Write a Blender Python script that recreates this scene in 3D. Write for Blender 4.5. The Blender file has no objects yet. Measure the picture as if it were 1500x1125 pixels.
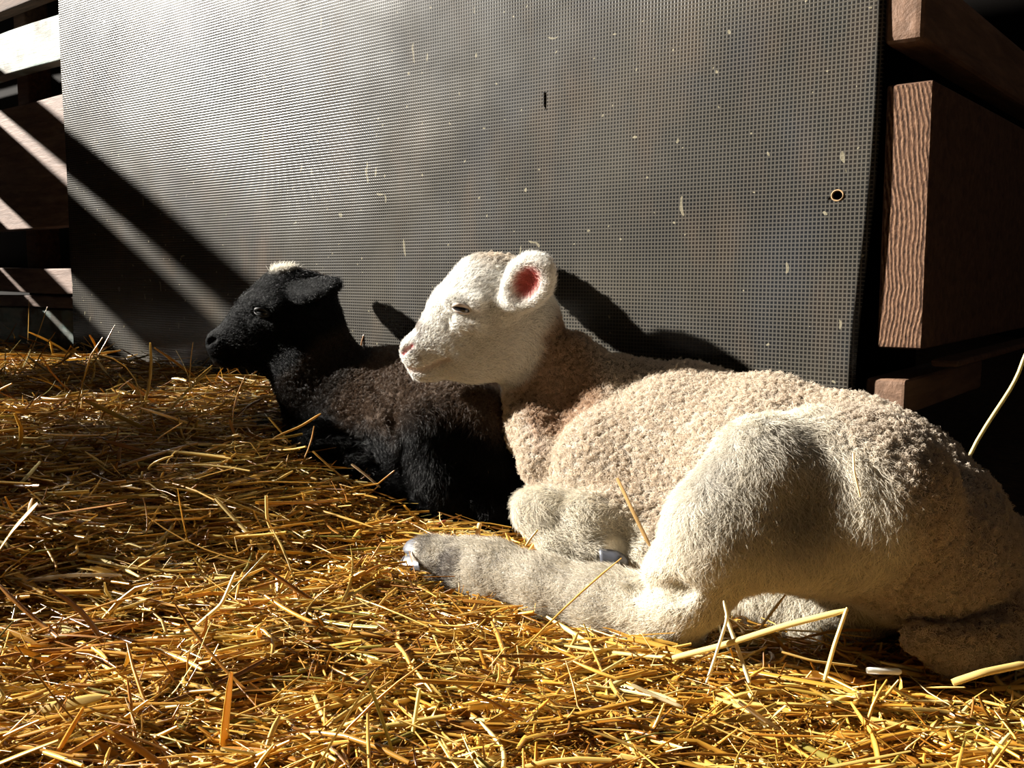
import bpy, math
import numpy as np
from mathutils import Matrix, Vector

# ------------------------------------------------------------------ camera, light, exposure
sc = bpy.context.scene
F = 1400.0
PITCH = math.atan(162 / F)
CAM_H = 0.27
cam = bpy.data.cameras.new('camera'); cam.sensor_width = 36; cam.lens = 36 * F / 1500
cam.clip_start = 0.01
co = bpy.data.objects.new('camera', cam); sc.collection.objects.link(co)
co.location = (0, 0, CAM_H); co.rotation_euler = (math.pi / 2 - PITCH, 0, 0)
sc.camera = co

SUN_EL, SUN_PHI = math.radians(24), math.radians(-12)
LIGHT = np.array([math.cos(SUN_PHI) * math.cos(SUN_EL), math.sin(SUN_PHI) * math.cos(SUN_EL), -math.sin(SUN_EL)])
sun = bpy.data.lights.new('sun', 'SUN'); sun.energy = 20.0; sun.angle = math.radians(1.5); sun.color = (1.0, 0.95, 0.86)
so = bpy.data.objects.new('sun', sun); sc.collection.objects.link(so)
so.rotation_euler = Vector(LIGHT).to_track_quat('-Z', 'Y').to_euler()
so.location = (-3, 0, 2)
world = bpy.data.worlds.new('world'); sc.world = world; world.use_nodes = True
wb = world.node_tree.nodes['Background']; wb.inputs[0].default_value = (0.75, 0.85, 1.0, 1); wb.inputs[1].default_value = 0.004
sc.view_settings.view_transform = 'Standard'; sc.view_settings.look = 'None'
sc.view_settings.exposure = 0.0; sc.view_settings.gamma = 1.0
sc.view_settings.use_curve_mapping = False
sc.cycles.max_bounces = 6; sc.cycles.transparent_max_bounces = 6
RNG = np.random.default_rng(7)

# ------------------------------------------------------------------ measuring helpers (real points at real depth)
C_, S_ = math.cos(PITCH), math.sin(PITCH)
O = np.array([0, 0, CAM_H])
def ray(px, py):
    x = (px - 750) / F; u = (562.5 - py) / F
    return np.array([x, C_ + u * S_, u * C_ - S_])
def at(px, py, Y):
    r = ray(px, py); return O + r * (Y / r[1])
TH = math.atan2(1750, C_ * F + S_ * 162)
D = np.array([math.sin(TH), -math.cos(TH), 0.0])      # along the wall to the right
N = np.array([-math.cos(TH), -math.sin(TH), 0.0])     # out of the wall
UP = np.array([0, 0, 1.0])
W0 = np.array([0, 1800 / 1750, 0.0])
def on_wall(px, py, off=0.0):
    r = ray(px, py); t = ((W0 + N * off - O) @ N) / (r @ N); P = O + t * r
    return (P - W0) @ D, P[2]
def wp(S, q, z): return W0 + D * S + N * q + UP * z

# ------------------------------------------------------------------ object helpers
def link(o, parent=None):
    sc.collection.objects.link(o)
    if parent is not None: o.parent = parent
    return o
def tag(o, label=None, cat=None, group=None, kind=None):
    if label: o['label'] = label
    if cat: o['category'] = cat
    if group: o['group'] = group
    if kind: o['kind'] = kind
    return o
def mesh_obj(name, verts, faces, mat=None, parent=None, smooth=True):
    me = bpy.data.meshes.new(name)
    verts = np.asarray(verts, dtype=np.float32)
    if isinstance(faces, np.ndarray):
        k = faces.shape[1]; nf = len(faces)
        me.vertices.add(len(verts)); me.vertices.foreach_set('co', verts.ravel())
        me.loops.add(nf * k); me.loops.foreach_set('vertex_index', faces.astype(np.int32).ravel())
        me.polygons.add(nf); me.polygons.foreach_set('loop_start', np.arange(0, nf * k, k, dtype=np.int32))
        me.update(calc_edges=True)
    else:
        me.from_pydata([tuple(map(float, v)) for v in verts], [], faces); me.update()
    if smooth: me.polygons.foreach_set('use_smooth', np.ones(len(me.polygons), dtype=bool))
    if mat: me.materials.append(mat)
    return link(bpy.data.objects.new(name, me), parent)
def set_col(me, arr, name='col'):
    a = me.attributes.new(name, 'FLOAT_COLOR', 'POINT')
    c = np.ones((len(arr), 4), dtype=np.float32); c[:, :3] = arr
    a.data.foreach_set('color', c.ravel())
FRAME = Matrix(((D[0], -N[0], 0, W0[0]), (D[1], -N[1], 0, W0[1]), (0, 0, 1, 0), (0, 0, 0, 1)))  # local x along wall, y into wall

def wall_box(name, s0, s1, q0, q1, z0, z1, mat, parent=None, bevel=0.003, jitter=0.0, seg=(12, 3, 3)):
    """Board in wall coordinates; q grows out of the wall towards the room."""
    import bmesh
    bm = bmesh.new(); bmesh.ops.create_cube(bm, size=1)
    L = (s1 - s0, q1 - q0, z1 - z0)
    bmesh.ops.scale(bm, vec=L, verts=bm.verts)
    if bevel: bmesh.ops.bevel(bm, geom=bm.edges[:], offset=bevel, segments=3, profile=0.6, affect='EDGES')
    if jitter:
        bmesh.ops.subdivide_edges(bm, edges=[e for e in bm.edges if e.calc_length() > max(L) * 0.4], cuts=14, use_grid_fill=True)
        r = np.random.default_rng(abs(hash((round(s0, 3), round(z0, 3)))) % 9999)
        ph = r.random(6) * 6
        for v in bm.verts:
            a = v.co.x * 9 + ph[0]; b = v.co.z * 23 + ph[1]; c = v.co.y * 9 + ph[2]
            v.co.z += jitter * (math.sin(a) * .6 + math.sin(2.3 * a + ph[3]) * .4) * (1 if abs(v.co.z) > L[2] * .3 else 0)
            v.co.x += jitter * .8 * (math.sin(b + c) * .6 + .4 * math.sin(2.1 * b + ph[4])) * (1 if abs(v.co.x) > L[0] * .3 else 0)
    me = bpy.data.meshes.new(name); bm.to_mesh(me); bm.free()
    me.materials.append(mat)
    for p in me.polygons: p.use_smooth = False
    o = bpy.data.objects.new(name, me); link(o)
    o.matrix_world = FRAME @ Matrix.Translation(((s0 + s1) / 2, -(q0 + q1) / 2, (z0 + z1) / 2))
    if parent is not None:
        bpy.context.view_layer.update()
        mw = o.matrix_world.copy(); o.parent = parent; o.matrix_parent_inverse = parent.matrix_world.inverted(); o.matrix_world = mw
    return o

# ------------------------------------------------------------------ material helpers
class NT:
    def __init__(s, name):
        s.m = bpy.data.materials.new(name); s.m.use_nodes = True
        s.t = s.m.node_tree; s.n = s.t.nodes; s.b = s.n['Principled BSDF']; s.out = s.n['Material Output']
    def add(s, typ, **kw):
        n = s.n.new(typ)
        for k, v in kw.items(): setattr(n, k, v)
        return n
    def set(s, sock, v):
        if isinstance(v, bpy.types.NodeSocket): s.t.links.new(v, sock)
        elif isinstance(v, (tuple, list)) and len(v) == 3 and sock.type == 'RGBA': sock.default_value = (*v, 1)
        else: sock.default_value = v
    def math(s, op, a, b=0.0, c=0.0, clamp=False):
        n = s.add('ShaderNodeMath', operation=op, use_clamp=clamp)
        for i, v in enumerate((a, b, c)): s.set(n.inputs[i], v)
        return n.outputs[0]
    def mix(s, f, a, b, typ='MIX'):
        n = s.add('ShaderNodeMix', data_type='RGBA', blend_type=typ)
        s.set(n.inputs[0], f); s.set(n.inputs[6], a); s.set(n.inputs[7], b)
        return n.outputs[2]
    def coord(s, which='Object', scale=(1, 1, 1), rot=(0, 0, 0)):
        c = s.add('ShaderNodeTexCoord'); mp = s.add('ShaderNodeMapping')
        mp.inputs['Scale'].default_value = scale; mp.inputs['Rotation'].default_value = rot
        s.t.links.new(c.outputs[which], mp.inputs[0]); return mp.outputs[0]
    def noise(s, vec, scale, detail=4, rough=.55, dist=0.0):
        n = s.add('ShaderNodeTexNoise'); s.set(n.inputs['Vector'], vec)
        n.inputs['Scale'].default_value = scale; n.inputs['Detail'].default_value = detail
        n.inputs['Roughness'].default_value = rough; n.inputs['Distortion'].default_value = dist
        return n.outputs['Fac']
    def ramp(s, f, stops):
        n = s.add('ShaderNodeValToRGB'); s.set(n.inputs[0], f)
        e = n.color_ramp.elements
        while len(e) < len(stops): e.new(0.5)
        for i, (p, c) in enumerate(stops):
            e[i].position = p; e[i].color = (*c, 1) if len(c) == 3 else c
        return n.outputs[0]
    def sep(s, vec):
        n = s.add('ShaderNodeSeparateXYZ'); s.set(n.inputs[0], vec); return n.outputs
    def bump(s, h, strength=1.0, dist=0.001, normal=None):
        n = s.add('ShaderNodeBump'); s.set(n.inputs['Height'], h)
        n.inputs['Strength'].default_value = strength; n.inputs['Distance'].default_value = dist
        if normal is not None: s.t.links.new(normal, n.inputs['Normal'])
        return n.outputs[0]
    def p(s, **kw):
        for k, v in kw.items(): s.set(s.b.inputs[k.replace('_', ' ')], v)
        return s.m

def mat_rubber():
    t = NT('gridded_rubber')
    co_ = t.coord('Object'); x, y, z = t.sep(co_)
    P = 0.00352
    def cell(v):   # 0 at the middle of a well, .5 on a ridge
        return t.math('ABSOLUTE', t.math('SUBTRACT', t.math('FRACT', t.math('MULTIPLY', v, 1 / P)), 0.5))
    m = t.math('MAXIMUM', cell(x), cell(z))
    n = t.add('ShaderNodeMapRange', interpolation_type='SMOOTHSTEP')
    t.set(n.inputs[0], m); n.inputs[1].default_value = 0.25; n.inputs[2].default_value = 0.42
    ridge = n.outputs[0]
    big = t.noise(co_, 5, 5, .6); big2 = t.noise(t.coord('Object', (1, 1, .45)), 13, 4, .6); blue = t.noise(t.coord('Object', (1, 1, .7), (0, .4, 0)), 9, 3)
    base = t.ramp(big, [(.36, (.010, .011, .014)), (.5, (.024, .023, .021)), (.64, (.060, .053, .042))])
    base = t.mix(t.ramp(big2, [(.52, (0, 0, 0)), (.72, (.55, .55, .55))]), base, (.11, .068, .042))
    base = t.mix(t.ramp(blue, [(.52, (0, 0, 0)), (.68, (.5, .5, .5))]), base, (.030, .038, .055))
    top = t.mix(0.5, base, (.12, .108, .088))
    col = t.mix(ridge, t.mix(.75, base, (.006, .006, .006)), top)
    # pale straw dust and droppings caught on the sheet, thin scratches
    def flecks(sc_, vec, thr, color, cc):
        v = t.add('ShaderNodeTexVoronoi', feature='F1'); t.set(v.inputs['Vector'], vec); v.inputs['Scale'].default_value = sc_
        r = t.sep(v.outputs['Color'])[0]
        f = t.math('MULTIPLY', t.math('LESS_THAN', v.outputs['Distance'], t.math('MULTIPLY', r, thr)), t.math('GREATER_THAN', r, .62))
        return t.mix(t.math('MULTIPLY', f, cc), color, (.36, .32, .22))
    warp = t.add('ShaderNodeTexNoise'); t.set(warp.inputs['Vector'], co_); warp.inputs['Scale'].default_value = 30
    wv = t.add('ShaderNodeVectorMath', operation='MULTIPLY_ADD'); t.set(wv.inputs[0], warp.outputs['Color']); wv.inputs[1].default_value = (.03, .03, .03); t.set(wv.inputs[2], co_)
    def mapped(scale, rot):
        mp = t.add('ShaderNodeMapping'); t.set(mp.inputs[0], wv.outputs[0]); mp.inputs['Scale'].default_value = scale; mp.inputs['Rotation'].default_value = rot; return mp.outputs[0]
    col = flecks(75, mapped((1, 1, 1), (0, 0, 0)), .12, col, .5)
    col = flecks(30, mapped((1.6, 1, .3), (0, .5, 0)), .09, col, .385)
    col = flecks(30, mapped((.3, 1, 1.6), (0, .6, 0)), .09, col, .38)
    col = flecks(24, mapped((1.8, 1, .25), (0, .05, 0)), .09, col, .38)
    rn = t.noise(co_, 7, 4, .6)
    rough = t.math('MULTIPLY_ADD', rn, .18, .14)
    # analytic normal of the raised grid, in the sheet's own axes
    def signed(v): return t.math('SUBTRACT', t.math('FRACT', t.math('MULTIPLY', v, 1 / P)), 0.5)
    fx, fz = signed(x), signed(z); cx, cz = t.math('ABSOLUTE', fx), t.math('ABSOLUTE', fz)
    u = t.math('MULTIPLY', t.math('SUBTRACT', m, .25), 1 / .17, clamp=True)
    sl = t.math('MULTIPLY', t.math('MULTIPLY', u, t.math('SUBTRACT', 1.0, u)), 1.0)
    xw = t.math('GREATER_THAN', cx, cz)
    dn = t.add('ShaderNodeTexNoise'); t.set(dn.inputs['Vector'], co_); dn.inputs['Scale'].default_value = 9; dn.inputs['Detail'].default_value = 2
    dnx, dny, dnz = t.sep(dn.outputs['Color'])
    nx = t.math('ADD', t.math('MULTIPLY', t.math('MULTIPLY', sl, t.math('SIGN', fx)), t.math('MULTIPLY', xw, -1.0)), t.math('MULTIPLY', t.math('SUBTRACT', dnx, .5), .06))
    nz_ = t.math('ADD', t.math('MULTIPLY', t.math('MULTIPLY', sl, t.math('SIGN', fz)), t.math('SUBTRACT', xw, 1.0)), t.math('MULTIPLY', t.math('SUBTRACT', dny, .5), .06))
    cmb = t.add('ShaderNodeCombineXYZ'); t.set(cmb.inputs[0], nx); cmb.inputs[1].default_value = -1; t.set(cmb.inputs[2], nz_)
    vt = t.add('ShaderNodeVectorTransform', vector_type='NORMAL', convert_from='OBJECT', convert_to='WORLD'); t.set(vt.inputs[0], cmb.outputs[0])
    nn = t.add('ShaderNodeVectorMath', operation='NORMALIZE'); t.set(nn.inputs[0], vt.outputs[0]); b2 = nn.outputs[0]
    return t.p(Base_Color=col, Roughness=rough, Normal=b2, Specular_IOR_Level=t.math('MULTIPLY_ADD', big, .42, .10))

def mat_wood(name, light, dark, rough=.75, along=(1, 8, 8), grain=14, bumpd=.0015, stain=None):
    t = NT(name)
    v = t.coord('Object', along)
    g = t.noise(v, grain, 6, .65, .6); g2 = t.noise(v, grain * 4, 3, .6)
    col = t.ramp(g, [(.3, dark), (.7, light)])
    col = t.mix(t.math('MULTIPLY', g2, .5), col, dark)
    if stain: col = t.mix(t.ramp(t.noise(t.coord('Object'), 17, 4), [(.5, (0, 0, 0)), (.62, (.8, .8, .8))]), col, stain)
    h = t.math('ADD', t.math('MULTIPLY', g, .7), t.math('MULTIPLY', g2, .3))
    return t.p(Base_Color=col, Roughness=rough, Normal=t.bump(h, .8, bumpd), Specular_IOR_Level=.25)

def mat_end_grain():
    t = NT('end_grain_wood')
    c = t.add('ShaderNodeTexCoord')
    n = t.add('ShaderNodeTexNoise'); t.set(n.inputs['Vector'], c.outputs['Object']); n.inputs['Scale'].default_value = 16; n.inputs['Detail'].default_value = 5
    v = t.add('ShaderNodeVectorMath', operation='MULTIPLY_ADD'); t.set(v.inputs[0], n.outputs['Color']); v.inputs[1].default_value = (.020, .02, .04); t.set(v.inputs[2], c.outputs['Object'])
    # growth rings: arcs about a pith far to the left of the board
    s = t.sep(v.outputs[0])
    dx = t.math('ADD', s[0], .10); dz = t.math('MULTIPLY', t.math('ADD', s[2], .02), .45)
    r = t.math('SQRT', t.math('ADD', t.math('MULTIPLY', dx, dx), t.math('MULTIPLY', dz, dz)))
    w = t.math('ABSOLUTE', t.math('SUBTRACT', t.math('FRACT', t.math('MULTIPLY', r, 290)), .5))
    pit = t.noise(t.coord('Object', (1, 1, .35)), 420, 5, .75)
    h = t.math('ADD', t.math('MULTIPLY', w, .9), t.math('MULTIPLY', pit, 1.15))
    col = t.ramp(h, [(.5, (.020, .009, .005)), (.85, (.13, .065, .036)), (1.1, (.26, .15, .09))])
    return t.p(Base_Color=col, Roughness=.85, Normal=t.bump(h, 1.0, .004), Specular_IOR_Level=.2)

def mat_attr(name, rough=.5, spec=.5, transl=0.0, sheen=0.0, bumpscale=None, bumpd=.0005, coat=0.0):
    t = NT(name)
    a = t.add('ShaderNodeAttribute', attribute_name='col')
    t.p(Base_Color=a.outputs['Color'], Roughness=rough, Specular_IOR_Level=spec)
    if coat: t.p(Coat_Weight=coat, Coat_Roughness=.2)
    if bumpscale: t.p(Normal=t.bump(t.noise(t.coord('Object'), bumpscale, 3), .8, bumpd))
    if transl:
        tr = t.add('ShaderNodeBsdfTranslucent'); t.set(tr.inputs[0], a.outputs['Color'])
        mx = t.add('ShaderNodeMixShader'); mx.inputs[0].default_value = transl
        t.t.links.new(t.b.outputs[0], mx.inputs[1]); t.t.links.new(tr.outputs[0], mx.inputs[2])
        t.t.links.new(mx.outputs[0], t.out.inputs[0])
    return t.m
def mat_plain(name, col, rough=.5, spec=.5, coat=0.0):
    t = NT(name)
    return t.p(Base_Color=col, Roughness=rough, Specular_IOR_Level=spec, Coat_Weight=coat)

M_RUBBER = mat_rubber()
M_GREY_WOOD = mat_wood('weathered_grey_wood', (.38, .365, .33), (.15, .22, .20), .7, stain=(.10, .07, .05))
M_BROWN_WOOD = mat_wood('brown_barn_wood', (.16, .085, .05), (.04, .02, .013), .8)
M_PALE_WOOD = mat_wood('pale_brown_wood', (.30, .21, .17), (.10, .06, .045), .7)
M_END = mat_end_grain()
M_BEAM = mat_wood('worn_beam_wood', (.24, .14, .09), (.09, .05, .03), .6, (8, 1, 8), 12)
M_DARK = mat_plain('dark_backing_board', (.012, .010, .009), .9, .1)  # near-black; also on the added walls standing in for unlit depth
M_STRAW = mat_attr('straw', .33, .6, .22, coat=.25)
def mat_floor():
    t = NT('matted_bedding')
    n1 = t.noise(t.coord('Object', (1, 3, 1), (0, 0, .3)), 60, 5, .7)
    col = t.ramp(n1, [(.35, (.012, .006, .002)), (.6, (.07, .035, .010)), (.8, (.20, .11, .03))])
    return t.p(Base_Color=col, Roughness=.8, Normal=t.bump(n1, 1, .006))
M_FLOOR = mat_floor()

# ------------------------------------------------------------------ ground shape
def smooth_interp(t, xs, ys): return np.interp(t, xs, ys)
def ground(x, y):
    x = np.asarray(x, float); y = np.asarray(y, float)
    t = .8 * y - .9 * x
    g = smooth_interp(t, [-1, .2, .5, .7, .8, .9, 1.0, 1.1, 1.25, 1.7, 4], [.012, .015, .018, .024, .038, .060, .088, .106, .120, .138, .14])
    b = (np.sin(x * 17 + 1.3 + y * 5) * np.sin(y * 21 + .4 - x * 4) * .007 + np.sin(x * 41 + y * 13) * np.sin(y * 37 - x * 9 + 2) * .006 + np.sin(x * 83 - y * 31) * np.sin(y * 71 + x * 22 + 1) * .003)
    return g + b * np.clip((t - .1) * 2, .4, 1)

xs = np.linspace(-3.2, 1.6, 240); ys = np.linspace(-.6, 3.4, 200)
X, Y = np.meshgrid(xs, ys, indexing='ij')
V = np.stack([X, Y, ground(X, Y) - .012], -1).reshape(-1, 3)
i = np.arange(len(xs) - 1)[:, None] * len(ys) + np.arange(len(ys) - 1)[None]
Fq = np.stack([i, i + len(ys), i + len(ys) + 1, i + 1], -1).reshape(-1, 4)
fl = mesh_obj('floor', V, Fq, M_FLOOR); tag(fl, 'barn floor of dark matted bedding', kind='structure')

# ------------------------------------------------------------------ back wall, rubber sheet, planks
sL0, zT = on_wall(90, 0); sL1, _ = on_wall(103, 400)
o = wall_box('wall_back', -6.5, .372, -.16, -.11, -.1, 3.4, M_DARK, bevel=0); tag(o, kind='structure')
# the sheet: grid between a straight left edge and a bowed right edge, 4 mm thick
redge = [on_wall(*q) for q in [(1299, -60), (1297, 20), (1296, 60), (1293, 150), (1287, 240), (1279, 330), (1268, 420), (1260, 490), (1256, 540), (1254, 600)]]
rz = np.array([b for a, b in redge])[::-1]; rs = np.array([a for a, b in redge])[::-1]
ledge = [on_wall(*q) for q in [(88, -60), (90, 20), (94, 110), (99, 200), (103, 300), (106, 380), (110, 420), (112, 470), (114, 530)]]
lz = np.array([b for a, b in ledge])[::-1]; ls = np.array([a for a, b in ledge])[::-1]
nz, ns = 70, 130
zz = np.linspace(.0, .98, nz)
def sheet_bend(s, z):  # gentle buckle of a loose sheet
    return .003 * np.sin(s * 5 + z * 3) + .002 * np.sin(z * 9 - s * 2)
vv = []
for q in (0.004, 0.0):
    for zc in zz:
        a = np.interp(zc, lz, ls); b = np.interp(zc, rz, rs)
        for u in np.linspace(0, 1, ns):
            s = a + (b - a) * u
            vv.append((s, -(q + sheet_bend(s, zc)), zc))
ff = []
idx = lambda k, i, j: k * nz * ns + i * ns + j
for i in range(nz - 1):
    for j in range(ns - 1):
        ff.append((idx(0, i, j), idx(0, i, j + 1), idx(0, i + 1, j + 1), idx(0, i + 1, j)))
        ff.append((idx(1, i, j + 1), idx(1, i, j), idx(1, i + 1, j), idx(1, i + 1, j + 1)))
for i in range(nz - 1):
    ff.append((idx(0, i, 0), idx(0, i + 1, 0), idx(1, i + 1, 0), idx(1, i, 0)))
    ff.append((idx(0, i + 1, ns - 1), idx(0, i, ns - 1), idx(1, i, ns - 1), idx(1, i + 1, ns - 1)))
for j in range(ns - 1):
    ff.append((idx(0, 0, j + 1), idx(0, 0, j), idx(1, 0, j), idx(1, 0, j + 1)))
    ff.append((idx(0, nz - 1, j), idx(0, nz - 1, j + 1), idx(1, nz - 1, j + 1), idx(1, nz - 1, j)))
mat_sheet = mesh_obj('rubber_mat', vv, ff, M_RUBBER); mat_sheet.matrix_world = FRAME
# screw hole and slit cut through the sheet
def cutter(px, py, rx, rz_):
    s, z = on_wall(px, py); n = 20
    ring = [(s + rx * math.cos(k / n * 2 * math.pi), z + rz_ * math.sin(k / n * 2 * math.pi)) for k in range(n)]
    v = [(a, -.03, b) for a, b in ring] + [(a, .03, b) for a, b in ring]
    f = [tuple(range(n)), tuple(range(2 * n - 1, n - 1, -1))] + [(k, k + n, (k + 1) % n + n, (k + 1) % n) for k in range(n)]
    c = mesh_obj('cutter', v, f, M_RUBBER, smooth=False); c.matrix_world = FRAME; return c
for cc in (cutter(1231, 287, .0042, .0036), cutter(805, 148, .0004, .0070)):
    md = mat_sheet.modifiers.new('b', 'BOOLEAN'); md.operation = 'DIFFERENCE'; md.object = cc; md.solver = 'EXACT'
    dg = bpy.context.evaluated_depsgraph_get(); me = bpy.data.meshes.new_from_object(mat_sheet.evaluated_get(dg))
    mat_sheet.modifiers.clear(); mat_sheet.data = me; bpy.data.objects.remove(cc)
tag(mat_sheet, 'large dark grey rubber sheet with a fine square grid, upright behind the lambs', 'mat')
hs, hz = on_wall(1231, 287)
# rusty rim round the hole
n = 24; rv = []; rf = []
for k in range(n):
    a = k / n * 2 * math.pi
    for rr, q in ((.0040, .0035), (.0047, .0049), (.0056, .0041)):
        rv.append((hs + rr * math.cos(a), -(q + sheet_bend(hs, hz)), hz + rr * .88 * math.sin(a)))
for k in range(n):
    for j in range(2):
        a, b = k * 3 + j, ((k + 1) % n) * 3 + j; rf.append((a, a + 1, b + 1, b))
rim = mesh_obj('hole_rim', rv, rf, mat_plain('rusty_rim', (.32, .20, .09), .7)); rim.matrix_world = FRAME
bpy.context.view_layer.update()
rim.parent = mat_sheet; rim.matrix_parent_inverse = mat_sheet.matrix_world.inverted()
tag(rim, 'pale rusty rim round the screw hole')

GR = 'horizontal wall planks left of the rubber sheet'
def Z(px, py): return on_wall(px, py, -.012)[1]
for (zt, zb, m, lab, s1, q0, q1) in [
    (.98, Z(0, 18), M_BROWN_WOOD, 'dark brown plank cut off by the top left corner of the photo', -.90, -.04, -.012),
    (Z(0, 50), Z(20, 107), M_GREY_WOOD, 'sunlit pale grey plank with nail holes, high beside the rubber sheet', -.90, -.04, -.012),
    (Z(0, 161), Z(0, 338), M_PALE_WOOD, 'widest plank at left, level with the sheet middle, crossed by a diagonal sun stripe', -.90, -.04, -.010),
    (Z(50, 393), Z(50, 429), M_PALE_WOOD, 'narrow brown plank with a sunlit upper edge, just below the plank gap', -.90, -.04, -.006),
    (Z(50, 430) - .004, Z(50, 450), M_PALE_WOOD, 'thin plank with a chipped end, pressed under the narrow brown plank', -.905, -.04, -.006),
    (Z(50, 452), .05, M_GREY_WOOD, 'lowest dark plank standing in the straw left of the sheet', -.88, -.038, -.014)]:
    o = wall_box('wooden_plank', -2.2, s1, q0, q1, zb, zt, m, jitter=.0015); tag(o, lab, 'plank')
for s, w, lab in ((-1.005, .05, 'orange brown post in the gap between planks, nearest the rubber sheet'), (-1.21, .045, 'dark post seen in the plank gap at the left edge of the photo')):
    o = wall_box('wooden_post', s, s + w, -.085, -.042, .0, 1.0, M_BROWN_WOOD); tag(o, lab, 'post')

# boards standing at right angles behind the sheet, seen end on
def endbox(p0, p1, name, mat, deep=1.1, lab='', **kw):
    s0, z1 = on_wall(*p0); s1, z0 = on_wall(*p1)
    o = wall_box(name, s0, s1, -deep, .0, z0, z1, mat, **kw); tag(o, lab, 'plank' if 'plank' in name else 'beam')
    if name != 'wooden_beam' or True:
        o.data.materials.append(M_END if 'plank' in name else M_BEAM)
        for p in o.data.polygons:
            if p.normal.y < -.9 and p.center.y < -deep / 2 + .02: p.material_index = 1
    return o
endbox((1300, 123), (1350, 511), 'wooden_plank', M_BROWN_WOOD, lab='tall plank seen end on, ridged brown end grain, right of the rubber sheet', jitter=.0012)
endbox((1298, -40), (1352, 58), 'wooden_beam', M_BEAM, lab='worn reddish beam end with rounded corners at the top right', bevel=.006)
endbox((1268, 553), (1326, 610), 'wooden_block', M_BEAM, .25, lab='small brown wooden block end showing above the white lamb\'s rump', bevel=.004)
s0, z0 = on_wall(1347, 530)
o = wall_box('wooden_ledge', s0, s0 + .022, -1.3, -.03, z0 - .006, z0, M_BROWN_WOOD); tag(o, 'low ledge board strewn with dust, running back into the dark at right', 'ledge')
o = wall_box('added_wall_right', 1.6, 1.65, -2.5, 1.0, -.1, 3.0, M_DARK, bevel=0); tag(o, kind='structure')  # dark wall added to block background light at right
o = wall_box('added_wall_far', -.6, 1.6, -2.5, -2.45, -.1, 3.0, M_DARK, bevel=0); tag(o, kind='structure')  # dark wall added to close off the void behind the end-on boards

# slatted hurdle standing out from the wall, left of the photo; it throws the diagonal stripes
SH = -1.45
gate = bpy.data.objects.new('slatted_hurdle', None); link(gate); gate.location = wp(SH, .6, 0)
bpy.context.view_layer.update()
tag(gate, 'slatted wooden hurdle standing out from the wall beyond the left edge', 'hurdle')
_a = LIGHT @ D / math.cos(SUN_EL)
def rail_h(S, z): return z + (S - SH) / _a * math.tan(SUN_EL)      # rail height that shades wall point (S, z)
_h = [rail_h(-.95, .513), rail_h(-.95, .443), rail_h(-.95, .409), rail_h(-.95, .275), rail_h(-.95, .224), rail_h(-1.0, .171), rail_h(-1.02, .168)]
TOP_H = _h[0]
for z0, z1 in ((_h[1], _h[0]), (_h[3], _h[2]), (_h[5], _h[4]), (.15, _h[6])):
    wall_box('rail', SH - .02, SH, .0, 1.28, z0, z1, M_BROWN_WOOD, gate, bevel=.002)
wall_box('post', SH - .06, SH - .02, 1.22, 1.28, .0, TOP_H, M_BROWN_WOOD, gate)
wall_box('post', SH - .06, SH - .02, .02, .07, .0, TOP_H, M_BROWN_WOOD, gate)

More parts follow.
